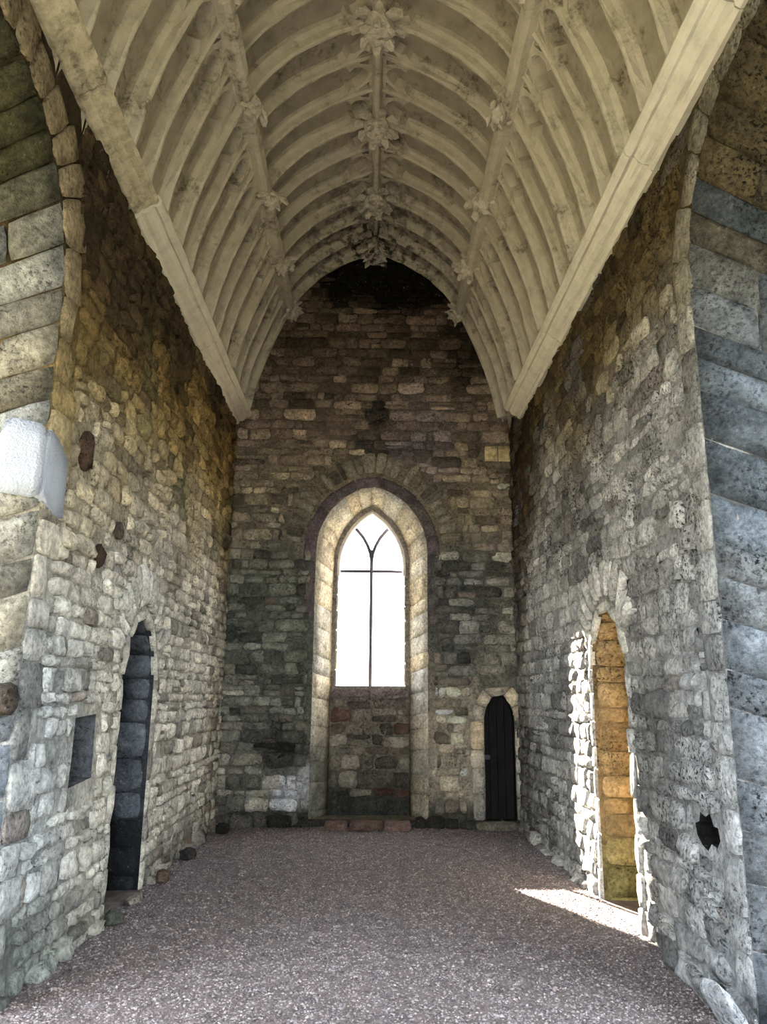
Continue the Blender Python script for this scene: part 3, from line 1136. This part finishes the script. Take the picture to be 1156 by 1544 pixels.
edges = [-0.215, -0.12, -0.01, 0.1, 0.215]
for a, b in zip(edges[:-1], edges[1:]):
    a2, b2 = a + 0.004, b - 0.004
    poly = [(a2, 0.09), (b2, 0.09)] + [(b2 + (a2 - b2) * k / 4, atop(b2 + (a2 - b2) * k / 4)) for k in range(5)]
    n = len(poly)
    dy = r.uniform(-0.006, 0.006)
    V = [(1.84 + x, FARY + 0.17 + dy, z) for x, z in poly] + [(1.84 + x, FARY + 0.21 + dy, z) for x, z in poly]
    dobj('plank', V, [tuple(range(n)), tuple(range(2 * n - 1, n - 1, -1))] + [(i, (i + 1) % n, n + (i + 1) % n, n + i) for i in range(n)], M_WOOD)
V, Fc = sweep([(1.64, FARY + 0.155, 0.92), (1.72, FARY + 0.155, 0.92)], [((0, 1, 0), (0, 0, 1))] * 2, [(-0.015, -0.03), (0.015, -0.03), (0.015, 0.03), (-0.015, 0.03)])
dobj('latch', V, Fc, M_IRON, 'small metal latch plate')

# ------------------------------------------------------------------ ceiling: shell, panels, ribs, purlins, cusped heads, bosses
YS = -2.6
V, Fc = [], []
ss = np.linspace(0, S_END, 26)
inner = [vp(s, 0, -0.03) for s in ss]
outerp = [vp(s, 0, -0.5) for s in ss]
sec = [(3.2, 5.95)] + [(2.2, 5.6)] + [(p[0], p[2]) for p in inner] + [(-p[0], p[2]) for p in reversed(inner[:-1])] + [(-2.2, 5.6), (-3.2, 5.95), (-3.2, 6.5)] + [(-p[0], p[2]) for p in outerp[6:]] + [(p[0], p[2]) for p in reversed(outerp[6:-1])] + [(3.2, 6.5)]
V, Fc = sweep([(0, YS - 1, 0), (0, FARY + 0.3, 0)], [((1, 0, 0), (0, 0, 1))] * 2, sec)
ceil_ = link('ceiling', mesh_from('ceiling', V, Fc, M_VAULT))
tag(ceil_, 'pointed stone barrel vault with close-set cream ribs, cusped panels and carved bosses', 'ceiling', 'structure')

BAY = 1.5
NB = 9
ribs_y = [FARY - BAY / 3 * k for k in range(NB * 3 + 1)]


def both(name, me_, y, parent, names=None):
    for s in (1, -1):
        o = link(name, me_, parent, (0, y, 0))
        o.scale = (s, 1, 1)


def rib_mesh(w, d, n=22, seed=1):
    sp = [0.42 + (S_END - 0.44) * i / n for i in range(n + 1)]
    pts = [vp(s, 0, 0) for s in sp]
    fr = [((0, 1, 0), (vc(s)[2][0], 0, vc(s)[2][1])) for s in sp]
    sec = [(-w, -0.02), (-w * 0.95, d * 0.3), (-w * 0.5, d * 0.55), (-w * 0.42, d * 0.9), (-w * 0.2, d), (w * 0.2, d), (w * 0.42, d * 0.9), (w * 0.5, d * 0.55), (w * 0.95, d * 0.3), (w, -0.02)]
    V, Fc = sweep(pts, fr, sec)
    q = random.Random(seed)
    V = [v + np.array((q.uniform(-1, 1), q.uniform(-1, 1), q.uniform(-1, 1))) * 0.007 for v in V]
    return mesh_from('rib', V, Fc, M_RIB, None, False)


rib_main = rib_mesh(0.072, 0.18, seed=1)
rib_minor = [rib_mesh(0.048, 0.15, seed=k) for k in (2, 3)]
for k, y in enumerate(ribs_y):
    if k == 0:
        y -= 0.06
    both('rib', rib_main if k % 3 == 0 else rib_minor[k % 2], y, ceil_)


def panel_mesh(s0, s1, n, seed):
    V, Fc = [], []
    m = 5
    q = random.Random(seed)
    hw = BAY / 6 - 0.012
    for d in (0, 1):
        for i in range(n + 1):
            s = s0 + (s1 - s0) * i / n
            for j in range(m + 1):
                u = -1 + 2 * j / m
                dd = (0.012 - 0.035 * (1 - u * u) + q.uniform(-0.003, 0.003)) if d == 0 else -0.05
                V.append(vp(s, u * hw, dd))
    a = (n + 1) * (m + 1)
    for i in range(n):
        for j in range(m):
            p = i * (m + 1) + j
            Fc.append((p, p + 1, p + m + 2, p + m + 1))
    return mesh_from('vault_panel', V[:a], Fc, M_VAULT, None, True)


pm_low = [panel_mesh(0.0, S_PUR, 9, k) for k in (1, 2)]
pm_up = [panel_mesh(S_PUR, S_END, 7, k) for k in (3, 4)]
HEADP = [(1.0, 1.0), (0.95, 0.8), (0.8, 0.64), (0.5, 0.57), (0.64, 0.45), (0.56, 0.3), (0.3, 0.17), (0.0, 0.1)]
EYE = [(0.56, 0.09), (0.9, 0.09), (0.9, 0.36), (0.74, 0.26)]


def cusp_mesh(s_head, length, seed):
    a = BAY / 6 - 0.02
    q = random.Random(seed)
    outer = [(-1, 0), (-0.5, 0), (0, 0), (0.5, 0), (1, 0), (1, 0.5)] + HEADP + [(-x, s) for x, s in reversed(HEADP[:-1])] + [(-1, 0.5)]
    holes = [EYE, [(-x, s) for x, s in reversed(EYE)]]
    v, f, onb = cdt(outer, holes, 0)
    f = [tuple(t) for t in f]
    loops = [outer] + holes
    V, Fc = [], []
    dep = 0.12
    for x, s in v:
        V.append(vp(s_head - s * length, x * a, dep + q.uniform(-0.006, 0.006)))
    Fc += f
    for lp in loops:
        b = len(V)
        n = len(lp)
        for x, s in lp:
            V.append(vp(s_head - s * length, x * a, dep))
        for x, s in lp:
            V.append(vp(s_head - s * length, x * a * 0.97, -0.02))
        Fc += [(b + i, b + (i + 1) % n, b + n + (i + 1) % n, b + n + i) for i in range(n)]
    return mesh_from('cusped_head', V, Fc, M_RIB, None, False)


ch_low = [cusp_mesh(S_PUR - 0.04, 0.62, k) for k in (5, 6)]
ch_up = [cusp_mesh(S_END - 0.05, 0.5, k) for k in (7, 8)]
for k in range(NB * 3):
    y = FARY - BAY / 3 * (k + 0.5)
    both('vault_panel', pm_low[k % 2], y, ceil_)
    both('vault_panel', pm_up[k % 2], y, ceil_)
    both('cusped_head', ch_low[k % 2], y, ceil_)
    both('cusped_head', ch_up[k % 2], y, ceil_)


def roll_mesh(name, L, w, d, s, seed, mat):
    x, z, n = vc(s)
    x, z = x - n[0] * 0.15, z - n[1] * 0.15
    if s >= S_END:
        n = np.array((0, -1.0))
        x, z = 0.0, z
    A = np.array((-n[1], 0, n[0]))
    B = np.array((n[0], 0, n[1]))
    q = random.Random(seed)
    ys = np.linspace(-L / 2, L / 2, 9)
    sec = [(-w, -0.02), (-w, d * 0.35), (-w * 0.65, d * 0.5), (-w * 0.6, d * 0.8), (-w * 0.3, d), (w * 0.3, d), (w * 0.6, d * 0.8), (w * 0.65, d * 0.5), (w, d * 0.35), (w, -0.02)]
    V, Fc = sweep([(x, y, z) for y in ys], [(A, B)] * len(ys), sec)
    V = [v + np.array((q.uniform(-1, 1), 0, q.uniform(-1, 1))) * 0.006 for v in V]
    return mesh_from(name, V, Fc, mat)


pur = roll_mesh('purlin_rib', BAY, 0.115, 0.26, S_PUR, 3, M_RIB)
ridge = roll_mesh('ridge_rib', BAY, 0.09, 0.25, S_END, 4, M_RIB)
for k in range(NB):
    y = FARY - BAY * (k + 0.5)
    both('purlin_rib', pur, y, ceil_)
    link('ridge_rib', ridge, ceil_, (0, y, 0))


def boss_mesh(R, seed, petals=7):
    q = random.Random(seed)
    bm = bmesh.new()
    bmesh.ops.create_icosphere(bm, subdivisions=3, radius=R * 0.62)
    for v in bm.verts:
        n = noise.fractal(v.co * (7 / R * 0.3) + Vector((seed * 3.1, 0, 0)), 1.0, 2.0, 3)
        v.co *= 1 + 0.28 * n
        v.co.z *= 0.85
    for ring, (rr, zz, sc, tilt) in enumerate(((0.8, 0.25, 0.42, 0.5), (0.55, -0.3, 0.32, 1.0))):
        for k in range(petals - ring):
            a = 2 * math.pi * (k + 0.5 * ring + q.uniform(-0.12, 0.12)) / (petals - ring)
            t = bmesh.ops.create_icosphere(bm, subdivisions=1, radius=R * sc)
            for v in t['verts']:
                c = Vector((v.co.x * 1.2, v.co.y * 0.75, v.co.z * 0.42))
                c.z -= 0.8 * (c.x / (R * sc)) ** 2 * R * 0.12 * (1 if q.random() < 0.7 else 0.4)
                c = Matrix.Rotation(tilt * 0.6, 3, 'Y') @ c
                c = Matrix.Rotation(a, 3, 'Z') @ c
                v.co = c + Vector((math.cos(a) * R * rr, math.sin(a) * R * rr, R * zz)) + Vector((q.uniform(-1, 1), q.uniform(-1, 1), q.uniform(-1, 1))) * R * 0.05
    bmesh.ops.recalc_face_normals(bm, faces=bm.faces)
    me_ = bpy.data.meshes.new('boss')
    bm.to_mesh(me_)
    bm.free()
    me_.materials.append(M_BOSS)
    return me_


big = [boss_mesh(0.27, k) for k in (1, 2, 3)]
small = [boss_mesh(0.19, k, 6) for k in (4, 5, 6)]
xp, zp, npur = vc(S_PUR)
for k in range(NB):
    y = FARY - BAY * k - (0.12 if k == 0 else 0)
    o = link('boss', big[k % 3], ceil_, (0, y, 8.99 - 0.3))
    o.rotation_euler = (0, 0, k * 0.7)
    for s in (1, -1):
        o = link('boss', small[(k + (s > 0)) % 3], ceil_, (s * (xp + npur[0] * 0.1), y, zp + npur[1] * 0.1))
        o.rotation_euler = (0, s * 0.9, k)

# ------------------------------------------------------------------ cornices
PROF_C = [(0.0, 0.0), (0.06, -0.005), (0.085, 0.015), (0.09, 0.045), (0.13, 0.05), (0.165, 0.07), (0.18, 0.105), (0.2, 0.115), (0.225, 0.11), (0.255, 0.13), (0.27, 0.165), (0.262, 0.2), (0.235, 0.22), (0.1, 0.3), (0.0, 0.3)]
PROF_O = [(0.0, 0.03), (0.05, 0.03), (0.09, 0.05), (0.11, 0.08), (0.14, 0.085), (0.16, 0.10), (0.175, 0.12), (0.2, 0.125), (0.23, 0.135), (0.245, 0.17), (0.22, 0.22), (0.1, 0.3), (0.0, 0.3)]


def cornice(name, sgn, z0, y_end, label, breaks, old_upto):
    root = bpy.data.objects.new(name, None)
    root.location = (sgn * HALF, 4, z0)
    C.objects.link(root)
    tag(root, label, 'cornice', 'structure')
    q = random.Random(31)
    for a, b in zip(breaks[:-1], breaks[1:]):
        old = b <= old_upto + 1e-6
        n = max(3, int((b - a) / (0.06 if old else 0.2)))
        ys = np.linspace(a + 0.004, b - 0.004, n + 1)
        pr = PROF_O if old else PROF_C
        V, Fc = sweep([(sgn * (HALF + 0.02), y, z0) for y in ys], [((-sgn, 0, 0), (0, 0, 1))] * len(ys), pr)
        amp = 0.022 if old else 0.004
        off = np.array((0, 0, q.uniform(-0.006, 0.006)))
        V2 = []
        for v in V:
            k = amp * fbm(v[1], v[2], 4, 3) if old else q.uniform(-amp, amp)
            V2.append(v + off + np.array((sgn * abs(k) if old else k, 0, abs(k) if old else k)))
        V2 = np.array(V2) - np.array(root.location)
        o = link('cornice_block', mesh_from('cornice_block', V2, Fc, M_CORNICE_OLD if old else M_CORNICE), root)
        if old:
            o['label'] = 'eroded cornice block with dark broken patches'


cornice('trim_1', -1, 5.79, 11.2, 'cream moulded stone cornice along the top of the left wall', [-2.6, 0.5, 2.0, 3.3, 4.6, 5.95, 7.3, 8.6, 9.7, 11.2], 5.95)
cornice('trim_2', 1, 5.62, 10.3, 'cream moulded stone cornice along the top of the right wall', [-2.6, 0.5, 2.2, 3.6, 5.0, 6.5, 7.9, 9.2, 10.35], -9)

# ------------------------------------------------------------------ gravel
rs = np.random.RandomState(5)
n = 90000
yy = 4.2 + (FARY - 4.2) * rs.rand(n) ** 1.25
xx = rs.uniform(-2.1, 2.1, n)
keep = (np.abs(xx) < 2.1)
xx, yy = xx[keep], yy[keep]
n = len(xx)
oct_v = np.array([(1, 0, 0), (0, 1, 0), (-1, 0, 0), (0, -1, 0), (0.1, 0.1, 0.8)])
oct_f = [(0, 1, 4), (1, 2, 4), (2, 3, 4), (3, 0, 4)]
ang = rs.uniform(0, 6.28, n)
sz = rs.uniform(0.005, 0.013, n) * (1 + 0.5 * (rs.rand(n) > 0.93))
asp = rs.uniform(0.6, 1.0, n)
ca, sa = np.cos(ang), np.sin(ang)
jv = oct_v[None] + rs.uniform(-0.25, 0.25, (n, 5, 3))
lx, ly, lz = jv[..., 0] * sz[:, None], jv[..., 1] * (sz * asp)[:, None], jv[..., 2] * (sz * 0.75)[:, None]
hz = np.array([0.012 * fbm(a, b, 1.3, 4) - 0.004 for a, b in zip(xx, yy)])
PV = np.stack([lx * ca[:, None] - ly * sa[:, None] + xx[:, None], lx * sa[:, None] + ly * ca[:, None] + yy[:, None], lz + hz[:, None]], -1).reshape(-1, 3)
PF = (np.array(oct_f)[None] + (np.arange(n) * 5)[:, None, None]).reshape(-1, 3)
base = np.array([cc(118, 109, 109), cc(142, 133, 131), cc(92, 86, 87), cc(156, 147, 142), cc(114, 102, 100)])
pick = rs.choice(5, n, p=[0.35, 0.25, 0.2, 0.06, 0.14])
colp = base[pick] * rs.uniform(0.8, 1.2, (n, 1))
me = bpy.data.meshes.new('gravel')
me.vertices.add(len(PV))
me.vertices.foreach_set('co', PV.ravel())
me.loops.add(PF.size)
me.loops.foreach_set('vertex_index', PF.ravel().astype(np.int32))
me.polygons.add(len(PF))
me.polygons.foreach_set('loop_start', np.arange(0, PF.size, 3, dtype=np.int32))
me.update(calc_edges=True)
ca_ = me.color_attributes.new('col', 'FLOAT_COLOR', 'POINT')
arr = np.ones((len(PV), 4), np.float32)
arr[:, :3] = np.repeat(colp, 5, axis=0)
ca_.data.foreach_set('color', arr.ravel())
me.materials.append(M_GRAVEL)
g = link('gravel', me, floor)
g['kind'] = 'stuff'
g['label'] = 'fine purplish grey gravel spread over the floor'

# ------------------------------------------------------------------ loose stones lying on the floor


def loose(name, label, x, y, sx, sy, sz, rot, col, seed, tilt=0.0):
    q = random.Random(seed)
    bm = bmesh.new()
    bmesh.ops.create_icosphere(bm, subdivisions=2, radius=1)
    for v in bm.verts:
        p = Vector(v.co)
        m_ = max(abs(p.x), abs(p.y), abs(p.z))
        p = p.lerp(p / m_ * 0.85, 0.6)
        p *= 1 + 0.16 * noise.noise(v.co * 1.5 + Vector((seed * 2.7, 0, 0)))
        v.co = Vector((p.x * sx, p.y * sy, p.z * sz))
    bmesh.ops.rotate(bm, verts=bm.verts, cent=(0, 0, 0), matrix=Matrix.Rotation(tilt, 3, 'Y'))
    bmesh.ops.rotate(bm, verts=bm.verts, cent=(0, 0, 0), matrix=Matrix.Rotation(rot, 3, 'Z'))
    lo = min(v.co.z for v in bm.verts)
    for v in bm.verts:
        v.co.z -= lo
    me_ = bpy.data.meshes.new(name)
    bm.to_mesh(me_)
    bm.free()
    ca = me_.color_attributes.new('col', 'FLOAT_COLOR', 'POINT')
    for k_, d in enumerate(ca.data):
        d.color = (*(col * q.uniform(0.85, 1.15)), 1)
    me_.materials.append(M_STONE)
    o = link(name, me_, None, (x, y, -0.004))
    return tag(o, label, 'stone')


loose('leaning_stone', 'long pale leaning stone at the foot of the right wall nearest the viewer', 1.93, 4.62, 0.05, 0.17, 0.16, 0.1, cc(176, 178, 178), 1, -0.5)
loose('leaning_stone', 'grey leaning stone at the right wall foot, just beyond the long pale one', 1.96, 5.0, 0.045, 0.14, 0.13, -0.1, cc(150, 150, 148), 2, -0.5)
loose('loose_stone', 'dark stone lying at the near side of the left doorway', -1.98, 6.62, 0.07, 0.09, 0.06, 0.4, cc(88, 88, 76), 3)
loose('loose_stone', 'flat beige stone lying in front of the left doorway threshold', -2.02, 7.3, 0.06, 0.16, 0.035, 0.0, cc(150, 142, 126), 4)
loose('loose_stone', 'brown stone at the left wall foot just beyond the left doorway', -1.97, 8.05, 0.07, 0.12, 0.06, 0.2, cc(104, 88, 74), 5)
loose('loose_stone', 'dark block at the left wall foot midway between doorway and end wall', -1.97, 9.1, 0.08, 0.13, 0.07, -0.2, cc(60, 56, 52), 6)
loose('loose_stone', 'small blackened stone in the corner of left wall and end wall', -1.9, 10.75, 0.1, 0.1, 0.07, 0.3, cc(48, 46, 42), 7)
